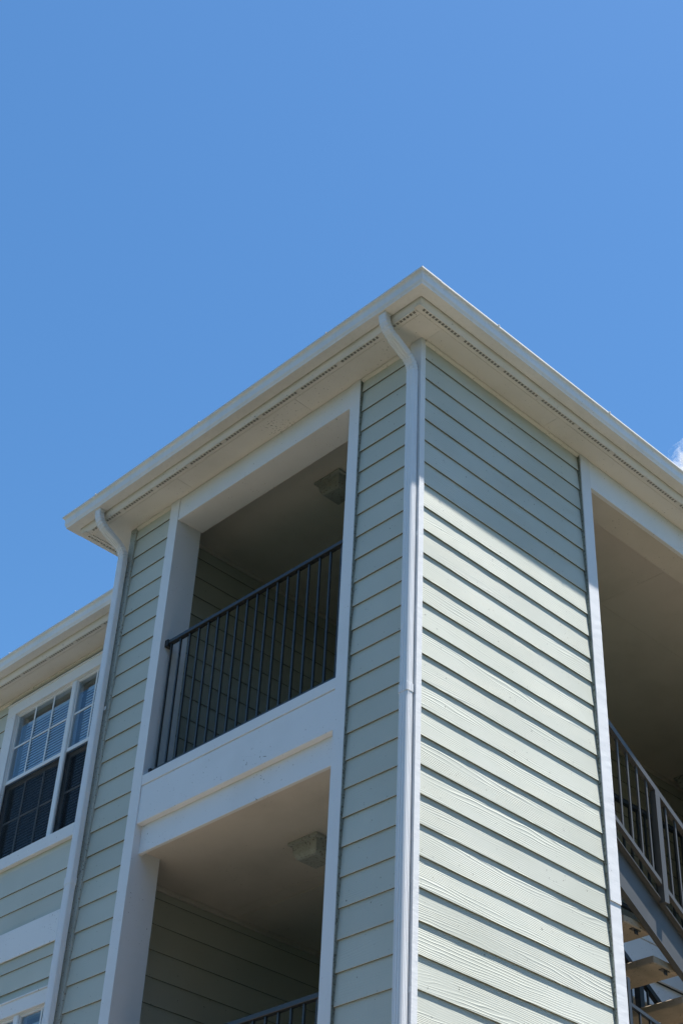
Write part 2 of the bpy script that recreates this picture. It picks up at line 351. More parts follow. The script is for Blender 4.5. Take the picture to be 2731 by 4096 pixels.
s3 = Siding(wl, '-y', 0.0, 0.03, SIDING_SMOOTH)
s3.row(0, -3.053, -2.617, ztop=0.15)
for n in range(1, 26): s3.row(n, -3.053, -2.617)
s3.low(26, NB, -3.053, -2.617)
# west cheek of the tower, hidden from the photograph
wc = MB().box(-3.10, -3.0, 0.13, 0.87, -G, 0.16).build('side_wall', SIDING_SMOOTH, B)
Siding(wc, '-x', -3.10, 0.03, SIDING_SMOOTH).low(1, NB, 0.0, 0.86)

# corner boards
rough_post('corner_trim', TRIM_ROUGH, B, -0.075, 0.021, -0.042, 0.001, -G, 0.149, amp=0.0004)
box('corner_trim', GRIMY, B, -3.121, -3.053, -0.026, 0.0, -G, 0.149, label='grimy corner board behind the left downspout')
box('corner_trim', TRIM, B, -3.126, -3.1215, -0.026, 0.11, -G, 0.149)
# balcony posts
for (x0, x1) in ((-0.658, -0.563), (-2.617, -2.514)):
    rough_post('balcony_post', TRIM, B, x0, x1, -0.030, 0.20, -G, 0.149, amp=0.0004)
MB().box(-0.5628, -0.5585, -0.026, 0.0, -G, 0.149).build('joint_filler', MILDEW, B)
MB().box(-2.6170, -2.6165, -0.020, 0.0, -G, 0.149).build('joint_filler', MILDEW, B)
# far post of the stair opening, in two lengths, the upper one standing proud
rough_post('stair_post', TRIM_ROUGH, B, -0.205, 0.034, 1.6095, 1.713, -3.27, 0.149, amp=0.0006)
rough_post('stair_post', TRIM_ROUGH, B, -0.205, 0.028, 1.612, 1.712, -G, -3.272, amp=0.0006)
MB().box(0.0, 0.026, 1.6055, 1.6095, -G, 0.149).build('joint_filler', MILDEW, B)
# bed moulding under the soffit
def quarter(axis, a, b, plane):
    pr = [(0.0, 0.149), (0.022, 0.149), (0.020, 0.138), (0.010, 0.128), (0.0, 0.124)]
    if axis == 'y': fn = lambda p, q, t, i: (plane+0.008+p, t, q)
    else: fn = lambda p, q, t, i: (t, plane-0.008-p, q)
    return MB().prism(pr, fn, a, b).build('bed_moulding', SOFFIT, B)
quarter('y', 0.002, 1.6085, 0.0); quarter('x', -0.558, -0.076, 0.0); quarter('x', -3.052, -2.618, 0.0)

# --- balcony opening, header and parapets
def band(x0, x1, dz, third):
    if third:
        box('header_trim', TRIM, B, -2.5135, -0.6585, -0.025, 0.02, -0.060, 0.149)
        box('header_beam', CEIL if False else TRIM, B, -2.5135, -0.6585, 0.0205, 0.21, -0.054, 0.148)
        return
    box('sill_board', TRIM, B, x0, x1, -0.028, 0.07, -2.295+dz, -2.217+dz)
    box('band_board', TRIM, B, x0, x1, -0.022, 0.05, -2.572+dz, -2.2975+dz, label='broad white band board under the balcony rail' if dz == 0 else None)
    box('lower_band_board', TRIM, B, x0, x1, 0.022, 0.048, -2.770+dz, -2.5725+dz)
band(-2.5135, -0.6585, 0, True)
H = 2.975
for k in (0, 1): band(-2.5135, -0.6585, -H*k, False)
box('ground_sill', TRIM, B, -2.5135, -0.6585, -0.02, 0.05, -G, -G+0.15)
# slabs (floor above, painted ceiling below)
XW = -2.87
for k in (0, 1):
    dz = -H*k
    MB().box(XW+.0005, -0.1205, 0.0505, 1.0495, -2.70+dz, -2.25+dz).box(XW+.0005, -1.6205, 1.0496, 2.2995, -2.70+dz, -2.25+dz).build('floor_slab', DECK, B)
    MB().box(XW+.0005, -0.1205, 0.0505, 1.0495, -2.740+dz, -2.7005+dz).build('ceiling_panel', CEIL, B)
    MB().box(XW+.0005, -1.6205, 1.0515, 2.2995, -2.741+dz, -2.7005+dz).build('ceiling_panel', CEIL, B)
    box('ceiling_batten', CEIL, B, XW+0.035, -1.63, 1.155, 1.19, -2.750+dz, -2.7425+dz)
    box('crown_strip', CEIL, B, XW+0.013, XW+0.033, 0.21, 2.3, -2.775+dz, -2.7425+dz)
MB().box(XW+.0005, -0.1205, 0.2105, 1.0495, 0.15, 0.19).box(XW+.0005, -1.6205, 1.05, 2.2995, 0.1505, 0.19).build('ceiling_panel', CEIL, B)
box('crown_strip', CEIL, B, XW+0.013, XW+0.033, 0.21, 2.3, 0.115, 0.1495)
# inner left wall with boards, back walls
wi = MB().box(XW-0.12, XW, 0.1305, 2.4, -G, 0.16).build('balcony_wall', SIDING_SMOOTH, B, label='dark inner side wall of the balconies, clad in boards')
s4 = Siding(wi, '+x', XW, 0.02, SIDING_SMOOTH)
for n in range(1, 13): s4.row(n, 0.205, 2.30)
for n in range(17, 25): s4.row(n, 0.205, 2.30)
s4.low(25, 32, 0.205, 2.30); s4.low(34, NB, 0.205, 2.30)
wb = MB().box(XW, -1.62, 2.3, 2.42, -G, 0.16).box(-1.62, -1.56, 1.15, 2.42, -G, 0.16).box(-1.5595, -0.1205, 1.05, 1.15, -G, 0.16).build('back_wall', SIDING_SMOOTH, B)
s5 = Siding(wb, '-y', 2.30, 0.02, SIDING_SMOOTH)
s5.low(1, 13, XW+0.02, -1.625); s5.low(17, 29, XW+0.02, -1.625)
s5.plane = 1.05
s5.low(1, 13, -1.555, -0.13); s5.low(17, 29, -1.555, -0.13)
# inner lining of the narrow walls beside the opening
box('balcony_wall', SIDING_SMOOTH, B, XW, -2.6005, 0.1305, 0.198, -G, 0.149)
box('balcony_wall', SIDING_SMOOTH, B, -0.60, -0.1205, 0.1305, 0.198, -G, 0.149)

# --- stair hall on the right
box('header_trim', TRIM, B, -0.002, 0.030, 1.7135, 4.9, -0.100, 0.149, label='white header board over the stair opening')
box('header_beam', CEIL, B, -0.205, -0.0025, 1.7135, 4.9, -0.097, 0.148)
box('stair_post', TRIM, B, -0.205, 0.03, 4.9005, 5.0, -G, 0.149)
wr2 = MB().box(-0.12, -0.001, 5.0005, 8.0, -G, 0.16).build('side_wall', SIDING_SMOOTH, B)
s6 = Siding(wr2, '+x', 0.0, 0.0); s6.low(1, NB, 5.002, 8.0)
for a, b in ((1.1505, 3.20), (3.202, 5.6), (5.602, 8.0)):
    for c, d in ((-1.04, -0.2055), (-2.44, -1.042)):
        if c < -2: a = max(a, 2.4205)
        MB().box(c, d, a, b, 0.15, 0.19).build('ceiling_panel', CEIL, B)
wh = MB().box(-2.56, -2.44, 2.4205, 8.0, -G, 0.16).build('corridor_wall', SIDING_SMOOTH, B)
s7 = Siding(wh, '+x', -2.44, 0.02, SIDING_SMOOTH); 
for n in range(1, 13): s7.row(n, 2.43, 8.0)
s7.low(13, 45, 2.43, 8.0)
box('crown_strip', CEIL, B, -2.425, -2.40, 2.43, 8.0, 0.11, 0.1495)
MB().box(-2.44, 0.0, 8.0, 8.12, -G, 0.16).build('back_wall', SIDING_SMOOTH, B)
# third-floor corridor slab with its white rim
for k in (0, 1):
    dz = -H*k
    MB().box(-2.4395, -1.5605, 2.4205, 7.99, -2.55+dz, -2.20+dz).build('floor_slab', DECK, B)
    box('sill_board', TRIM, B, -1.5595, -1.525, 1.151, 7.99, -2.295+dz, -2.20+dz)
    box('band_board', TRIM, B, -1.5595, -1.535, 1.151, 7.99, -2.572+dz, -2.2975+dz, label='white rim board of the corridor beyond the stairs' if k == 0 else None)
    box('lower_band_board', TRIM, B, -1.60, -1.575, 2.421, 7.99, -2.770+dz, -2.5725+dz)
    MB().box(-2.4395, -1.6005, 2.4205, 7.99, -2.745+dz, -2.705+dz).build('ceiling_panel', CEIL, B)
    MB().box(-1.559, -0.2055, 1.151, 1.33, -2.40+dz, -2.20+dz).build('floor_slab', DECK, B)

# --- wing on the left
YW = 0.86
ww = MB()
# wall with window holes: build as strips
winx = (-5.89, -4.11)
wz = [(-0.045-H*k, -1.56-H*k) for k in range(3)]
def wall_hole(mb, x0, x1, y0, y1):
    zs = 0.16
    for zt, zb in wz:
        mb.box(x0, x1, y0, y1, zt, zs); zs = zb
        mb.box(x0, winx[0], y0, y1, zb, zt-0.0005); mb.box(winx[1], x1, y0, y1, zb, zt-0.0005)
    mb.box(x0, x1, y0, y1, -G, zs-0.0005)
wall_hole(ww, -9.0, -3.0005, YW+0.001, YW+0.12)
wing = ww.build('wing_wall', SIDING_SMOOTH, B, label='front wall of the lower left wing, clad in boards')
s8 = Siding(wing, '-y', YW, 0.03, SIDING_SMOOTH)
s8.row(0, -9.0, -3.1005, ztop=0.15)
for n in range(1, 28):
    z = -(n-1)*EXP+0.03; cut = None
    for k in range(3):
        if z < 0.075-H*k and z+EXP > -1.66-H*k: cut = True
        if z+EXP*0.5 < -2.282-H*k and z+EXP*0.5 > -2.535-H*k: cut = cut or 'band'
    if cut is True: s8.row(n, -9.0, -6.03); s8.row(n, -3.97, -3.1005)
    else: s8.row(n, -9.0, -3.1005)
s8.low(28, NB, -9.0, -6.03); s8.low(28, NB, -3.97, -3.1005)
quarter('x', -9.0, -3.127, YW)
for k in range(3):
    if k: 
        dz = -H*(k-1)
        box('band_board', TRIM, B, -9.0, -3.127, YW-0.026, YW-0.0135, -2.535+dz, -2.282+dz)

def window(k, label):
    dz = -H*k
    w = MB()
    # casing boards
    x0, x1 = winx
    w = box('window', TRIM, B, x0-0.14, x1+0.14, YW-0.030, YW, -0.048+dz, 0.065+dz, label=label)      # head casing carries the rest
    def sub(nm, m, *a, bevel=0.002, **kw): return box(nm, m, w, *a, bevel=bevel, **kw)
    sub('drip_cap', TRIM, x0-0.15, x1+0.15, YW-0.040, YW, 0.0655+dz, 0.078+dz)
    sub('side_casing', TRIM, x0-0.14, x0-0.0, YW-0.028, YW, -1.5575+dz, -0.0485+dz)
    sub('side_casing', TRIM, x1+0.0, x1+0.14, YW-0.028, YW, -1.5575+dz, -0.0485+dz)
    sub('sill', TRIM, x0-0.15, x1+0.15, YW-0.040, YW, -1.668+dz, -1.558+dz)
    xm0, xm1 = -5.031, -4.977
    sub('mullion', VINYL, xm0, xm1, YW-0.012, YW+0.06, -1.557+dz, -0.0485+dz)
    fr = []
    for (a, b) in ((x0, xm0-0.0005), (xm1+0.0005, x1)):
        t = 0.007
        f = MB().box(a, a+t, YW-0.008, YW+0.07, -1.557+dz, -0.049+dz).box(b-t, b, YW-0.008, YW+0.07, -1.557+dz, -0.049+dz)
        f.box(a+t+.0003, b-t-.0003, YW-0.008, YW+0.07, -0.049-t+dz, -0.049+dz).box(a+t+.0003, b-t-.0003, YW-0.008, YW+0.07, -1.557+dz, -1.557+t+dz)
        f.build('frame', VINYL, w)
        aa, bb = a+t+.0005, b-t-.0005
        # upper sash
        zu1, zu0 = -0.057+dz, -0.770+dz
        u = MB(); s_ = 0.012
        u.box(aa, aa+s_, YW+0.004, YW+0.030, zu0, zu1).box(bb-s_, bb, YW+0.004, YW+0.030, zu0, zu1)
        u.box(aa+s_+.0003, bb-s_-.0003, YW+0.004, YW+0.030, zu1-0.014, zu1).box(aa+s_+.0003, bb-s_-.0003, YW+0.002, YW+0.030, zu0, zu0+0.034)
        u.build('sash', VINYL, w)
        zl1, zl0 = zu0-0.001, -1.5395+dz
        l = MB()
        l.box(aa, aa+s_, YW+0.034, YW+0.060, zl0, zl1).box(bb-s_, bb, YW+0.034, YW+0.060, zl0, zl1)
        l.box(aa+s_+.0003, bb-s_-.0003, YW+0.034, YW+0.060, zl1-0.034, zl1).box(aa+s_+.0003, bb-s_-.0003, YW+0.034, YW+0.060, zl0, zl0+0.040)
        l.build('sash', VINYL, w)
        MB().box(aa+s_-.004, bb-s_+.004, YW+0.0165, YW+0.0185, zu0+0.03, zu1-0.016).build('pane', GLASS, w)
        MB().box(aa+s_-.004, bb-s_+.004, YW+0.0465, YW+0.0485, zl0+0.036, zl1-0.03).build('pane', GLASS, w)
        W3 = (bb-aa)/3
        for zt, zb, y in ((zu1-0.014, zu0+0.034, YW+0.0045), (zl1-0.034, zl0+0.04, YW+0.0345)):
            zc = (zt+zb)/2+0.006
            for q in (1, 2): MB().box(aa+W3*q-0.008, aa+W3*q+0.008, y, y+0.006, zb+.0005, zt-.0005).build('muntin', VINYL, w)
            MB().box(aa+s_+.0005, bb-s_-.0005, y+0.0065, y+0.0115, zc-0.008, zc+0.008).build('muntin', VINYL, w)
        MB().box(aa+0.01, bb-0.01, YW+0.012, YW+0.0125, zl0+0.01, zl1-0.006).build('insect_screen', SCREEN, w)
        sf = MB(); 
        sf.box(aa+.001, aa+0.018, YW+0.006, YW+0.0115, zl0, zl1-.002).box(bb-0.018, bb-.001, YW+0.006, YW+0.0115, zl0, zl1-.002).box(aa+0.0185, bb-0.0185, YW+0.006, YW+0.0115, zl1-0.018, zl1-.002)
        sf.build('screen_frame', METAL, w)
        # blind: slats joined, too fine to pick apart
        bl = MB(); z = -0.15+dz; i = 0
        while z > -1.50+dz:
            tz = 0.0075; y = YW+0.080
            bl.add([(aa+0.05, y, z-tz), (bb-0.02, y, z-tz), (bb-0.02, y+0.002, z+tz), (aa+0.05, y+0.002, z+tz),
                    (aa+0.05, y, z-tz-.001), (bb-0.02, y, z-tz-.001), (bb-0.02, y+0.002, z+tz-.001), (aa+0.05, y+0.002, z+tz-.001)],
                   [(0, 1, 2, 3), (7, 6, 5, 4), (0, 4, 5, 1), (1, 5, 6, 2), (2, 6, 7, 3), (3, 7, 4, 0)])
            z -= 0.0290
        bl.build('blind_slats', BLIND, w, kind='stuff')
        box('blind_rail', BLIND, w, aa+0.045, bb-0.015, YW+0.09, YW+0.13, -0.135+dz, -0.105+dz)
    # dim room behind
    r = MB(); X0, X1, Y0, Y1, Z0, Z1 = x0-1.0, x1+0.9, YW+0.125, YW+3.0, -2.2+dz, 0.14+dz
    r.box(X0, X1, Y1, Y1+.05, Z0, Z1).box(X0-.05, X0-.0005, Y0, Y1, Z0, Z1).box(X1+.0005, X1+.05, Y0, Y1, Z0, Z1).box(X0, X1, Y0, Y1-.0005, Z1+.0005, Z1+.01).box(X0, X1, Y0, Y1-.0005, Z0-.05, Z0-.0005)
    r.build('room', ROOM, w)
window(0, 'twin sash window with white grilles and half-drawn blinds, under the left wing eave')
window(1, 'lower twin sash window of the left wing, only its head in view')
window(2, 'ground floor twin sash window of the left wing')

# ------------------------------------------------------------------ eaves
# plan of the fascia line: (outer fascia face)
FX, FY, FL = 0.240, -0.275, -3.462
WF = 0.600
ZS = 0.15
def soffit_poly(name, pts, z0=ZS, z1=ZS+0.012):
    n = len(pts); vs = [(x, y, z0) for x, y in pts]+[(x, y, z1) for x, y in pts]
    fs = [tuple(range(n-1, -1, -1)), tuple(range(n, 2*n))]+[(i, (i+1) % n, n+(i+1) % n, n+i) for i in range(n)]
    return MB().add(vs, fs).build(name, SOFFIT, B)
gp = 0.002
VI = 0.070      # width of the vented strip
fi, ri, li = FY+VI, FX-VI, FL+VI
# front soffit panels (butt-jointed), side soffit panels
cuts = [li, -2.2, -1.03, ri]
cuts = [li+.0, -2.35, -1.05, 0.0]
for a, b in ((li+0.002, -2.351), (-2.349, -1.051), (-1.049, ri-0.002)):
    soffit_poly('soffit_panel', [(a, fi+0.002), (b, fi+0.002), (b, -0.0005), (a, -0.0005)])
for a, b in ((0.0005, 1.2), (1.202, 3.6), (3.602, 8.0)):
    soffit_poly('soffit_panel', [(0.0, a), (ri-0.003, a), (ri-0.003, b), (0.0, b)])
soffit_poly('soffit_panel', [(li+0.003, 0.0005), (-3.1005, 0.0005), (-3.1005, WF-0.2), (li+0.003, WF-0.2)])
for a, b in ((-9.2, -6.2), (-6.198, -3.1005)):
    soffit_poly('soffit_panel', [(a, WF+VI+0.002), (b, WF+VI+0.002), (b, YW-0.0005), (a, YW-0.0005)])
# vented strip with slots: run along t, across c (0 at the inner edge, VI at the fascia)
def vent_strip(fn, t0, t1):
    mb = MB(); z0, z1 = ZS-0.003, ZS-0.001
    def q(c0, c1, a, b, zz0=z0, zz1=z1):
        p = [fn(c0, a), fn(c1, a), fn(c1, b), fn(c0, b)]
        mb.add([(x, y, zz0) for x, y in p]+[(x, y, zz1) for x, y in p], [(3, 2, 1, 0), (4, 5, 6, 7), (0, 1, 5, 4), (1, 2, 6, 5), (2, 3, 7, 6), (3, 0, 4, 7)])
    q(0.0, 0.026, t0, t1); q(0.044, VI-0.018, t0, t1)
    q(0.0, 0.0012, t0, t1, ZS-0.006, z0-.0002)
    pitch = 0.0300; t = t0; i = 0
    while t < t1-0.001:
        solid = 0.0115 if i % 12 else 0.052
        e = min(t+solid, t1); q(0.0262, 0.0438, t, e); 
        if e < t1:
            for c in (0.0315, 0.0375): q(c, c+0.0010, e+.0001, min(e+pitch-0.0115, t1))
        t = e+pitch-0.0115; i += 1
    return mb.build('soffit_vent_strip', SOFFIT, B)
vent_strip(lambda c, t: (t, fi-c), FL+VI, FX-VI-0.0005)
vent_strip(lambda c, t: (ri+c, t), FY+0.002, 8.0)
vent_strip(lambda c, t: (li-c, t), FY+0.002, WF-0.2)
vent_strip(lambda c, t: (t, WF+VI-c), -9.2, -3.1005)
# fascia boards
FP = [(0.0, 0.30), (0.0, 0.182), (-0.004, 0.174), (-0.013, 0.158), (-0.016, 0.1465), (-0.021, 0.1465), (-0.021, 0.30)]
def fascia(path):
    global GUTTER
    keep, GUTTER = GUTTER, SOFFIT
    o = gutter('fascia', path, FP); GUTTER = keep
    return o
# K-style gutter profile (o outward from the fascia, z)
GP = [(0.0045, 0.3), (0.0045, 0.205), (0.0825, 0.205), (0.084, 0.207), (0.0845, 0.2175), (0.086, 0.2205), (0.09, 0.2255), (0.0945, 0.234), (0.0962, 0.245), (0.096, 0.27), (0.0975, 0.281), (0.102, 0.291), (0.1085, 0.299), (0.115, 0.303), (0.116, 0.304), (0.116, 0.317), (0.11, 0.3175), (0.1095, 0.307), (0.1, 0.299), (0.092, 0.275), (0.091, 0.231), (0.08, 0.211), (0.0075, 0.211), (0.0075, 0.3)]
def gutter(name, path, prof=GP, grow=0.0, **kw):
    """sweep the profile along a plan polyline with mitres; outward = right-hand normal"""
    pts = [Vector(p) for p in path]; nrm = []
    for i in range(len(pts)-1):
        d = (pts[i+1]-pts[i]).normalized(); nrm.append(Vector((d.y, -d.x)))
    mit = []
    for i in range(len(pts)):
        if i == 0: m_ = nrm[0]
        elif i == len(pts)-1: m_ = nrm[-1]
        else: m_ = (nrm[i-1]+nrm[i]); m_ = m_/(m_.dot(nrm[i]))
        mit.append(m_)
    P = prof; m = len(P); vs = []
    for p, q in zip(pts, mit):
        for o, z in P:
            oo = o+(grow if o > 0.05 else 0); zz = z-(grow if z < 0.2065 else 0)
            vs.append((p.x+q.x*oo, p.y+q.y*oo, zz))
    n = len(pts)-1
    fs = [(i*m+j, i*m+(j+1) % m, (i+1)*m+(j+1) % m, (i+1)*m+j) for i in range(n) for j in range(m)]
    fs += [tuple(range(m-1, -1, -1)), tuple(n*m+j for j in range(m))]
    return MB().add(vs, fs).build(name, GUTTER, B, smooth=True, **kw)
GPL = [(o*1.25 if o > 0.05 else o, z) for o, z in GP]
fascia([(FL, WF-0.2), (FL, FY), (FX, FY), (FX, 8.0)]); fascia([(-9.2, WF), (-3.1005, WF)])
# slight sag so that the long runs are not dead straight
def sag(a, b, n, amp=0.0018):
    A, Bv = Vector(a), Vector(b); d = (Bv-A).normalized(); nn = Vector((d.y, -d.x))
    return [tuple(A+(Bv-A)*i/n+nn*(random.uniform(-amp, amp) if 0 < i < n else 0)) for i in range(n+1)]
gutter('gutter', [(FL, WF-0.2), (FL, FY)]+sag((FL, FY), (FX, FY), 6)[1:], label='front gutter of the tower')
gutter('gutter', sag((FX, FY), (FX, 8.0), 9), label='gutter along the sunny side of the tower')
gutter('gutter', sag((-9.2, WF), (-3.13, WF), 6), label='gutter of the left wing')
gutter('gutter_corner', [(FX-0.065, FY-0.0003), (FX+0.0003, FY-0.0003), (FX+0.0003, FY+0.065)], grow=0.0016)
gutter('gutter_corner', [(FL-0.0003, FY+0.05), (FL-0.0003, FY-0.0003), (FL+0.06, FY-0.0003)], grow=0.0016)
# gutter hangers seen as little bumps on the lip
for x in (-3.15, -1.9, -0.55): MB().box(x, x+0.012, FY-0.122, FY-0.05, 0.3155, 0.3195).build('gutter_hanger', GUTTER, B)
for y in (0.35, 1.55, 2.7): MB().box(FX+0.05, FX+0.122, y, y+0.014, 0.3155, 0.3195).build('gutter_hanger', GUTTER, B)
for x in (-5.6, -4.6): MB().box(x, x+0.012, WF-0.122, WF-0.05, 0.3155, 0.3195).build('gutter_hanger', GUTTER, B)
# low hip roof
def roof(pts_low, pts_high):
    vs = [(x, y, z) for x, y, z in pts_low+pts_high]; n = len(pts_low)
    return vs
zr = 0.300
rf = MB()
A_, B_, C_, D_ = (FL-0.02, FY-0.02, zr), (FX+0.02, FY-0.02, zr), (FX+0.02, 8.0, zr), (FL-0.02, 8.0, zr)
E_, F_ = (-1.64, 1.65, zr+0.55), (-1.64, 8.0, zr+0.55)
rf.add([A_, B_, C_, D_, E_, F_], [(0, 1, 4), (1, 2, 5, 4), (0, 4, 5, 3), (3, 5, 2), (3, 2, 1, 0)])
rf.build('roof', SHINGLE, B, label='low hip roof over the corner tower')
rf = MB(); rf.add([(-9.2, WF-0.02, zr), (FL-0.03, WF-0.02, zr), (FL-0.03, 6.0, zr+1.6), (-9.2, 6.0, zr+1.6), (-9.2, 6.0, zr), (FL-0.03, 6.0, zr)], [(0, 1, 2, 3), (0, 3, 4), (1, 5, 2), (4, 3, 2, 5), (0, 4, 5, 1)])
rf.build('roof', SHINGLE, B, label='roof slope of the left wing')

# ------------------------------------------------------------------ downspouts
def spout_profile(w, d, ribs=3, dep=0.0034):
    """ribbed rectangle, local coords (x across, y depth), outline closed"""
    pts = []
    def side(x0, y0, x1, y1, nx, ny, L):
        r = 0.008; pts.append((x0+(x1-x0)*r/L, y0+(y1-y0)*r/L))
        usable = L-2*r; 
        for i in range(ribs):
            a = r+usable*(i+0.25)/ribs; b = r+usable*(i+0.42)/ribs; c = r+usable*(i+0.58)/ribs; e = r+usable*(i+0.75)/ribs
            for s_, k in ((a, 0), (b, -dep), (c, -dep), (e, 0)): pts.append((x0+(x1-x0)*s_/L+nx*k, y0+(y1-y0)*s_/L+ny*k))
        pts.append((x0+(x1-x0)*(1-r/L), y0+(y1-y0)*(1-r/L)))
    side(-w/2, -d/2, w/2, -d/2, 0, -1, w); side(w/2, -d/2, w/2, d/2, 1, 0, d)
    side(w/2, d/2, -w/2, d/2, 0, 1, w); side(-w/2, d/2, -w/2, -d/2, -1, 0, d)
    return pts
def sweep_spout(name, path, w, d, parent, grow=0.0, crimp=(), **kw):
    prof = spout_profile(w+grow*2, d+grow*2); m = len(prof); vs = []
    P = [Vector(p) for p in path]
    for i, p in enumerate(P):
        a = P[max(0, i-1)]; b = P[min(len(P)-1, i+1)]; tdir = (b-a).normalized()
        xax = Vector((1, 0, 0)); yax = tdir.cross(xax).normalized()*1.0
        if yax.y < 0: yax = -yax
        xax = yax.cross(tdir).normalized()
        if xax.x < 0: xax = -xax
        sc = 0.88 if i in crimp else 1.0
        for u, v in prof: vs.append(tuple(p+xax*u*sc+yax*v*sc))
    n = len(P)-1
    fs = [(i*m+j, i*m+(j+1) % m, (i+1)*m+(j+1) % m, (i+1)*m+j) for i in range(n) for j in range(m)]
    fs += [tuple(range(m-1, -1, -1)), tuple(n*m+j for j in range(m))]
    return MB().add(vs, fs).build(name, DOWN, parent, smooth=False, **kw)
def downspout(x1, x0, label, joints):
    """x1 = outlet centre x, x0 = centre x at the wall"""
    w, d = 0.073, 0.053
    yt, yb = -0.316, -0.0705
    z_t, z_b = 0.207, -0.28
    # the fixed pipe belongs to the building: part with sub-parts
    pts = []
    # smooth S-curve
    def bez(p0, p1, p2, n):
        return [tuple(Vector(p0)*(1-t)**2+Vector(p1)*2*t*(1-t)+Vector(p2)*t*t) for t in [i/n for i in range(n+1)]]
    k1 = Vector((x1, yt, 0.100)); k2 = Vector((x0, yb, -0.085)); dd = (k2-k1).normalized()
    a = bez((x1, yt, 0.190), k1, k1+dd*0.095, 12)
    b = bez(k2-dd*0.075, k2, (x0, yb, -0.165), 12)
    elbow = [(x1, yt, z_t)]+a+b+[(x0, yb, joints[0]-0.0)]
    crimp = tuple(list(range(2, 13, 2))+list(range(15, 26, 2)))
    pipe = sweep_spout('downspout', [(x0, yb, joints[0]+0.02), (x0, yb, -G+0.25)], w-0.002, d-0.002, B, label=label)
    sweep_spout('elbow', elbow, w, d, pipe, crimp=crimp)
    for j in joints[1:]:
        sweep_spout('coupling', [(x0, yb, j+0.05), (x0, yb, j)], w, d, pipe, grow=0.0022)
    sweep_spout('elbow', [(x0, yb, -G+0.25), (x0, yb-0.02, -G+0.12), (x0, yb-0.10, -G+0.06)], w, d, pipe)
    for z in (-1.5, -4.3, -6.6):
        MB().box(x0-w/2-0.012, x0+w/2+0.012, yb+d/2+0.001, yb+d/2+0.003, z, z+0.03).build('strap', DOWN, pipe)
downspout(-0.056, -0.0295, 'ribbed white downspout on the corner, its right side in the sun', [-0.28, -2.60])
downspout(-3.160, -3.113, 'ribbed white downspout at the left end of the tower', [-0.30, -2.84])

# ------------------------------------------------------------------ railings
def baluster_mesh(h, w=0.0155): return MB().box(-w/2, w/2, -w/2, w/2, -h/2, h/2)
def front_rail(dz, label):
    r = empty('balcony_railing', (-1.586, 0.03, -2.217+dz), label, 'railing', 'black railings of the stacked balconies')
    y = 0.032
    box('top_rail', METAL, r, -2.510, -0.6605, y-0.019, y+0.019, -1.165+dz, -1.135+dz, bevel=0.003)
    box('bottom_rail', METAL, r, -2.510, -0.6605, y-0.014, y+0.014, -2.190+dz, -2.162+dz, bevel=0.003)
    box('bracket', METAL, r, -2.5135, -2.478, y-0.026, y+0.026, -1.185+dz, -1.128+dz, bevel=0.003)
    box('bracket', METAL, r, -2.5135, -2.490, y-0.021, y+0.021, -2.200+dz, -2.152+dz, bevel=0.003)
    h = 1.0; src = None
    for i in range(18):
        x = -2.459+0.1018*i
        if src is None:
            src = MB().box(x-0.007, x+0.007, y-0.007, y+0.007, -2.1635+dz, -1.1635+dz).build('baluster', METAL, r, bevel=0.001)
        else: inst(src, 'baluster', Vector((x+random.uniform(-.001, .001), y, WP[src.name].z)), r)
    return r
front_rail(0, 'black steel railing of the top balcony with eighteen thin bars')
front_rail(-H, 'black railing of the lower balcony, cut off by the bottom edge')

# stairs: slope of pitch line
SL = 0.642
def zstr(y, z0): return z0-SL*(y-2.055)
def sloped(mb, x0, x1, ya, yb, zt, zb):
    """bar parallel to the flight; zt/zb are top/bottom heights at y=2.055"""
    return mb.add([(x0, ya, zstr(ya, zb)), (x1, ya, zstr(ya, zb)), (x1, yb, zstr(yb, zb)), (x0, yb, zstr(yb, zb)),
                   (x0, ya, zstr(ya, zt)), (x1, ya, zstr(ya, zt)), (x1, yb, zstr(yb, zt)), (x0, yb, zstr(yb, zt))],
                  [(3, 2, 1, 0), (4, 5, 6, 7), (0, 1, 5, 4), (1, 2, 6, 5), (2, 3, 7, 6), (3, 0, 4, 7)])
YA, YB = 1.34, 3.86
st = empty('staircase', (-0.75, 2.6, -G), 'steel staircase with concrete treads seen from below behind the right post', 'staircase')
for sx, o in ((-0.222, 1), (-1.225, -1)):
    mb = MB(); w0, w1 = (sx-0.043, sx-0.037) if o > 0 else (sx+0.037, sx+0.043)
    sloped(mb, w0, w1, YA, YB, -2.6105, -2.929)                       # web
    sloped(mb, min(w0, sx), max(w1, sx), YA, YB, -2.602, -2.610)      # top flange
    sloped(mb, min(w0, sx), max(w1, sx), YA, YB, -2.9295, -2.938)     # bottom flange
    mb.build('stringer', STEEL, st)
trd = None
for k in range(-4, 5):
    yf = 2.712+0.28*k; zb = -3.319-0.179*k
    if k == -4:
        mb = MB().box(-1.17, -0.276, yf-0.275, yf, zb, zb+0.050)
        trd = mb.build('tread', CONCRETE, st, bevel=0.006)
        base = WP[trd.name].copy(); t = trd
    else: t = inst(trd, 'tread', base+Vector((0, 0.28*(k+4), -0.179*(k+4))), st)
    for x in (-0.300, -1.150):
        MB().box(x-0.018, x+0.012, yf-0.17, yf-0.09, zb-0.006, zb-0.0005).box(x-0.003, x+0.003, yf-0.14, yf-0.11, zb-0.030, zb-0.0065).build('tread_bracket', METAL, t)
MB().box(-2.43, -0.24, 3.87, 5.0, -3.98-0.179*0, -3.84).build('landing', CONCRETE, st)
MB().box(-0.238, -0.225, 3.87, 4.89, -4.10, -3.80).build('landing_beam', STEEL, st)

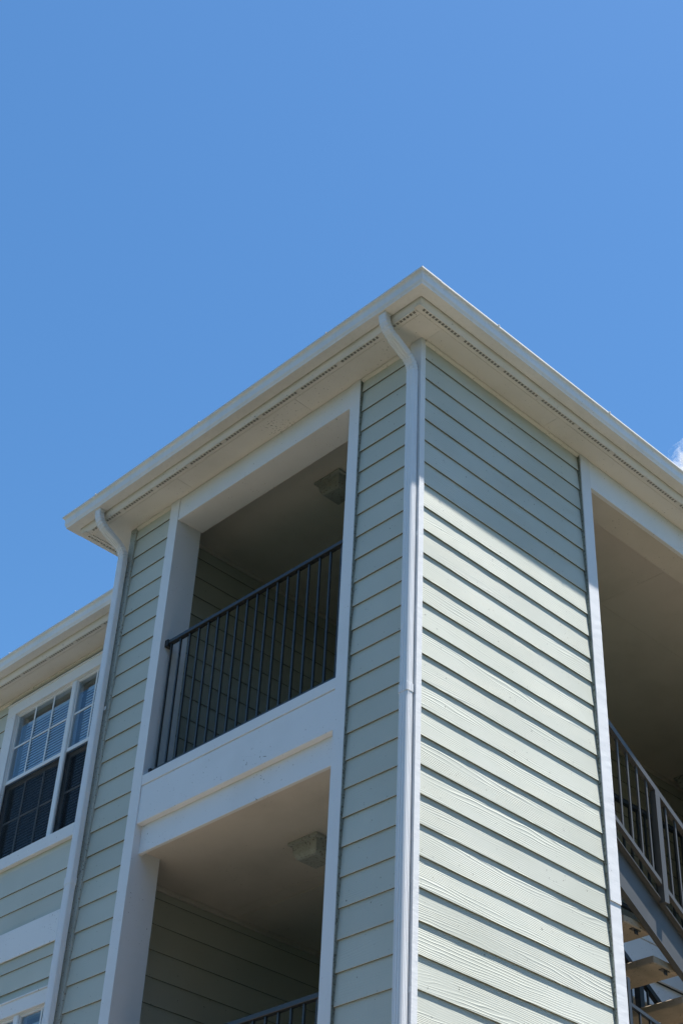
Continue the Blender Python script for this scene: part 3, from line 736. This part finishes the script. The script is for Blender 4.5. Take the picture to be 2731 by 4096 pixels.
def stair_rail(x, label):
    r = empty('stair_railing', (x, 2.6, zstr(2.6, -2.6)), label, 'railing', None)
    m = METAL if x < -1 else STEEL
    a, b = YA, YB
    sloped(MB(), x-0.019, x+0.019, a, b, -1.775, -1.820).build('top_rail', m, r)
    sloped(MB(), x-0.015, x+0.015, a, b, -2.475, -2.510).build('bottom_rail', m, r)
    src = None; y = 2.045-0.0985*7
    posts = [2.53, 3.62] if x > -1 else [2.53, 3.62]
    while y < b-0.02:
        if all(abs(y-p) > 0.05 for p in posts):
            zt, zb = zstr(y, -1.821), zstr(y, -2.4745)
            if src is None: 
                src = MB().add([(x-.0065, y-.0065, zb-.005), (x+.0065, y-.0065, zb-.005), (x+.0065, y+.0065, zb-.005), (x-.0065, y+.0065, zb-.005), (x-.0065, y-.0065, zt+.008), (x+.0065, y-.0065, zt+.008), (x+.0065, y+.0065, zt+.004), (x-.0065, y+.0065, zt+.004)],
                   [(3, 2, 1, 0), (4, 5, 6, 7), (0, 1, 5, 4), (1, 2, 6, 5), (2, 3, 7, 6), (3, 0, 4, 7)]).build('baluster', m, r); zc = (zt+zb)/2; c0 = WP[src.name].copy(); y0 = y
            else: inst(src, 'baluster', c0+Vector((0, y-y0, -SL*(y-y0))), r)
        y += 0.0985
    for p in posts: MB().box(x-0.024, x+0.024, p-0.024, p+0.024, zstr(p, -2.61), zstr(p, -1.815)).build('post', m, r)
stair_rail(-0.222, 'sloping steel guard rail on the near side of the stairs, partly sunlit')
stair_rail(-1.245, 'dark sloping guard rail on the far side of the stairs')
# corridor guard rail
r = empty('corridor_railing', (-1.50, 4.5, -2.20), 'dark level railing along the corridor beyond the stairs', 'railing')
box('top_rail', METAL, r, -1.525, -1.485, 1.2, 7.98, -1.215, -1.180); box('bottom_rail', METAL, r, -1.520, -1.490, 1.2, 7.98, -2.13, -2.10)
src = MB().box(-1.513, -1.497, 2.0, 2.016, -2.0995, -1.2155).build('baluster', METAL, r); c0 = WP[src.name].copy()
for i in range(1, 58): inst(src, 'baluster', c0+Vector((0, 0.1016*i, 0)), r)
# lower flight guard below the treads
r = empty('stair_railing', (-0.27, 2.15, -5.2), 'dark sloping bar and post under the lowest visible tread, bottom right corner', 'railing')
box('post', METAL, r, -0.300, -0.270, 2.135, 2.165, -5.2, -3.50)
def bar(p, q, w, name, par):
    p, q = Vector(p), Vector(q); d = (q-p).normalized(); u = Vector((1, 0, 0)); v = d.cross(u).normalized()
    vs = [tuple(a+u*i*w/2+v*j*w/2) for a in (p, q) for i, j in ((-1, -1), (1, -1), (1, 1), (-1, 1))]
    MB().add(vs, [(3, 2, 1, 0), (4, 5, 6, 7), (0, 1, 5, 4), (1, 2, 6, 5), (2, 3, 7, 6), (3, 0, 4, 7)]).build(name, METAL, par)
bar((-0.285, 2.166, -3.66), (-0.285, 3.3, -3.86), 0.022, 'top_rail', r)
bar((-0.285, 2.166, -4.6), (-0.285, 3.3, -4.8), 0.022, 'bottom_rail', r)
for i in range(8): box('baluster', METAL, r, -0.292, -0.278, 2.25+0.1*i, 2.264+0.1*i, -4.62, -3.69)

# ------------------------------------------------------------------ ceiling lights
def ceiling_light(x0, y0, zc, label):
    w = 0.268; dpt = 0.262
    r = empty('ceiling_light', (x0+w/2, y0+dpt/2, zc), label, 'ceiling light', 'square ceiling lights of the building')
    box('base_plate', LENS, r, x0, x0+w, y0, y0+dpt, zc-0.022, zc-0.0005, bevel=0.003)
    mb = MB(); lv = [(0.024, 0.0225), (0.026, 0.055), (0.032, 0.090), (0.046, 0.113), (0.060, 0.122)]
    vs = []
    for ins, dz in lv: vs += [(x0+ins, y0+ins, zc-dz), (x0+w-ins, y0+ins, zc-dz), (x0+w-ins, y0+dpt-ins, zc-dz), (x0+ins, y0+dpt-ins, zc-dz)]
    n = len(lv)-1
    fs = [(i*4+k, i*4+(k+1) % 4, (i+1)*4+(k+1) % 4, (i+1)*4+k) for i in range(n) for k in range(4)]+[(0, 1, 2, 3), tuple(n*4+k for k in (3, 2, 1, 0))]
    mb.add(vs, fs).build('lens', LENS, r, bevel=0.003)
ceiling_light(-1.627, 0.535, 0.15, 'grimy square light under the top balcony ceiling')
ceiling_light(-1.700, 0.585, -2.740, 'grimy square light under the lower balcony ceiling')
ceiling_light(-2.36, 6.02, 0.15, 'dim square light on the stair hall ceiling at the right edge')

# ------------------------------------------------------------------ a wisp of cloud beyond the roof
def cloud():
    m, t, bs = mat('cloud vapour'); t.nodes.remove(bs); o = t.nodes['Material Output']
    tc = nd(t, 'ShaderNodeTexCoord'); n = nd(t, 'ShaderNodeTexNoise'); n.inputs['Scale'].default_value = 0.075; n.inputs['Detail'].default_value = 7; n.inputs['Roughness'].default_value = 0.62; n.inputs['Distortion'].default_value = 0.8
    t.links.new(tc.outputs['Object'], n.inputs['Vector'])
    g_ = nd(t, 'ShaderNodeVectorMath', operation='LENGTH'); mp = nd(t, 'ShaderNodeMapping'); mp.inputs['Scale'].default_value = (1/30, 1/30, 1/24)
    t.links.new(tc.outputs['Object'], mp.inputs[0]); t.links.new(mp.outputs[0], g_.inputs[0])
    a = nd(t, 'ShaderNodeMath', operation='MULTIPLY_ADD'); a.inputs[1].default_value = -0.42; a.inputs[2].default_value = -0.12
    t.links.new(g_.outputs['Value'], a.inputs[0])
    b = nd(t, 'ShaderNodeMath', operation='ADD'); t.links.new(n.outputs[0], b.inputs[0]); t.links.new(a.outputs[0], b.inputs[1])
    c = nd(t, 'ShaderNodeMath', operation='MULTIPLY', use_clamp=False); c.inputs[1].default_value = 1.6; t.links.new(b.outputs[0], c.inputs[0])
    e = nd(t, 'ShaderNodeMath', operation='MAXIMUM'); e.inputs[1].default_value = 0; t.links.new(c.outputs[0], e.inputs[0])
    v = nd(t, 'ShaderNodeVolumePrincipled'); v.inputs['Color'].default_value = (1, 1, 1, 1); v.inputs['Anisotropy'].default_value = 0.2
    t.links.new(e.outputs[0], v.inputs['Density']); t.links.new(v.outputs[0], o.inputs['Volume'])
    bm = bmesh.new(); bmesh.ops.create_icosphere(bm, subdivisions=3, radius=1)
    for q in bm.verts: q.co = Vector((q.co.x*32, q.co.y*32, q.co.z*26))
    me = bpy.data.meshes.new('cloud'); bm.to_mesh(me); bm.free(); me.materials.append(m)
    ob = bpy.data.objects.new('cloud', me); COL.objects.link(ob)
    f = 6111.03; u, vv = 2868, 1972
    d = Vector(Rr[0])*((u-1365.5)/f)+Vector(Rr[1])*((vv-2048)/f)+Vector(Rr[2]); d.normalize()
    ob.location = cam.matrix_world.translation+d*700; ob['kind'] = 'structure'
cloud()
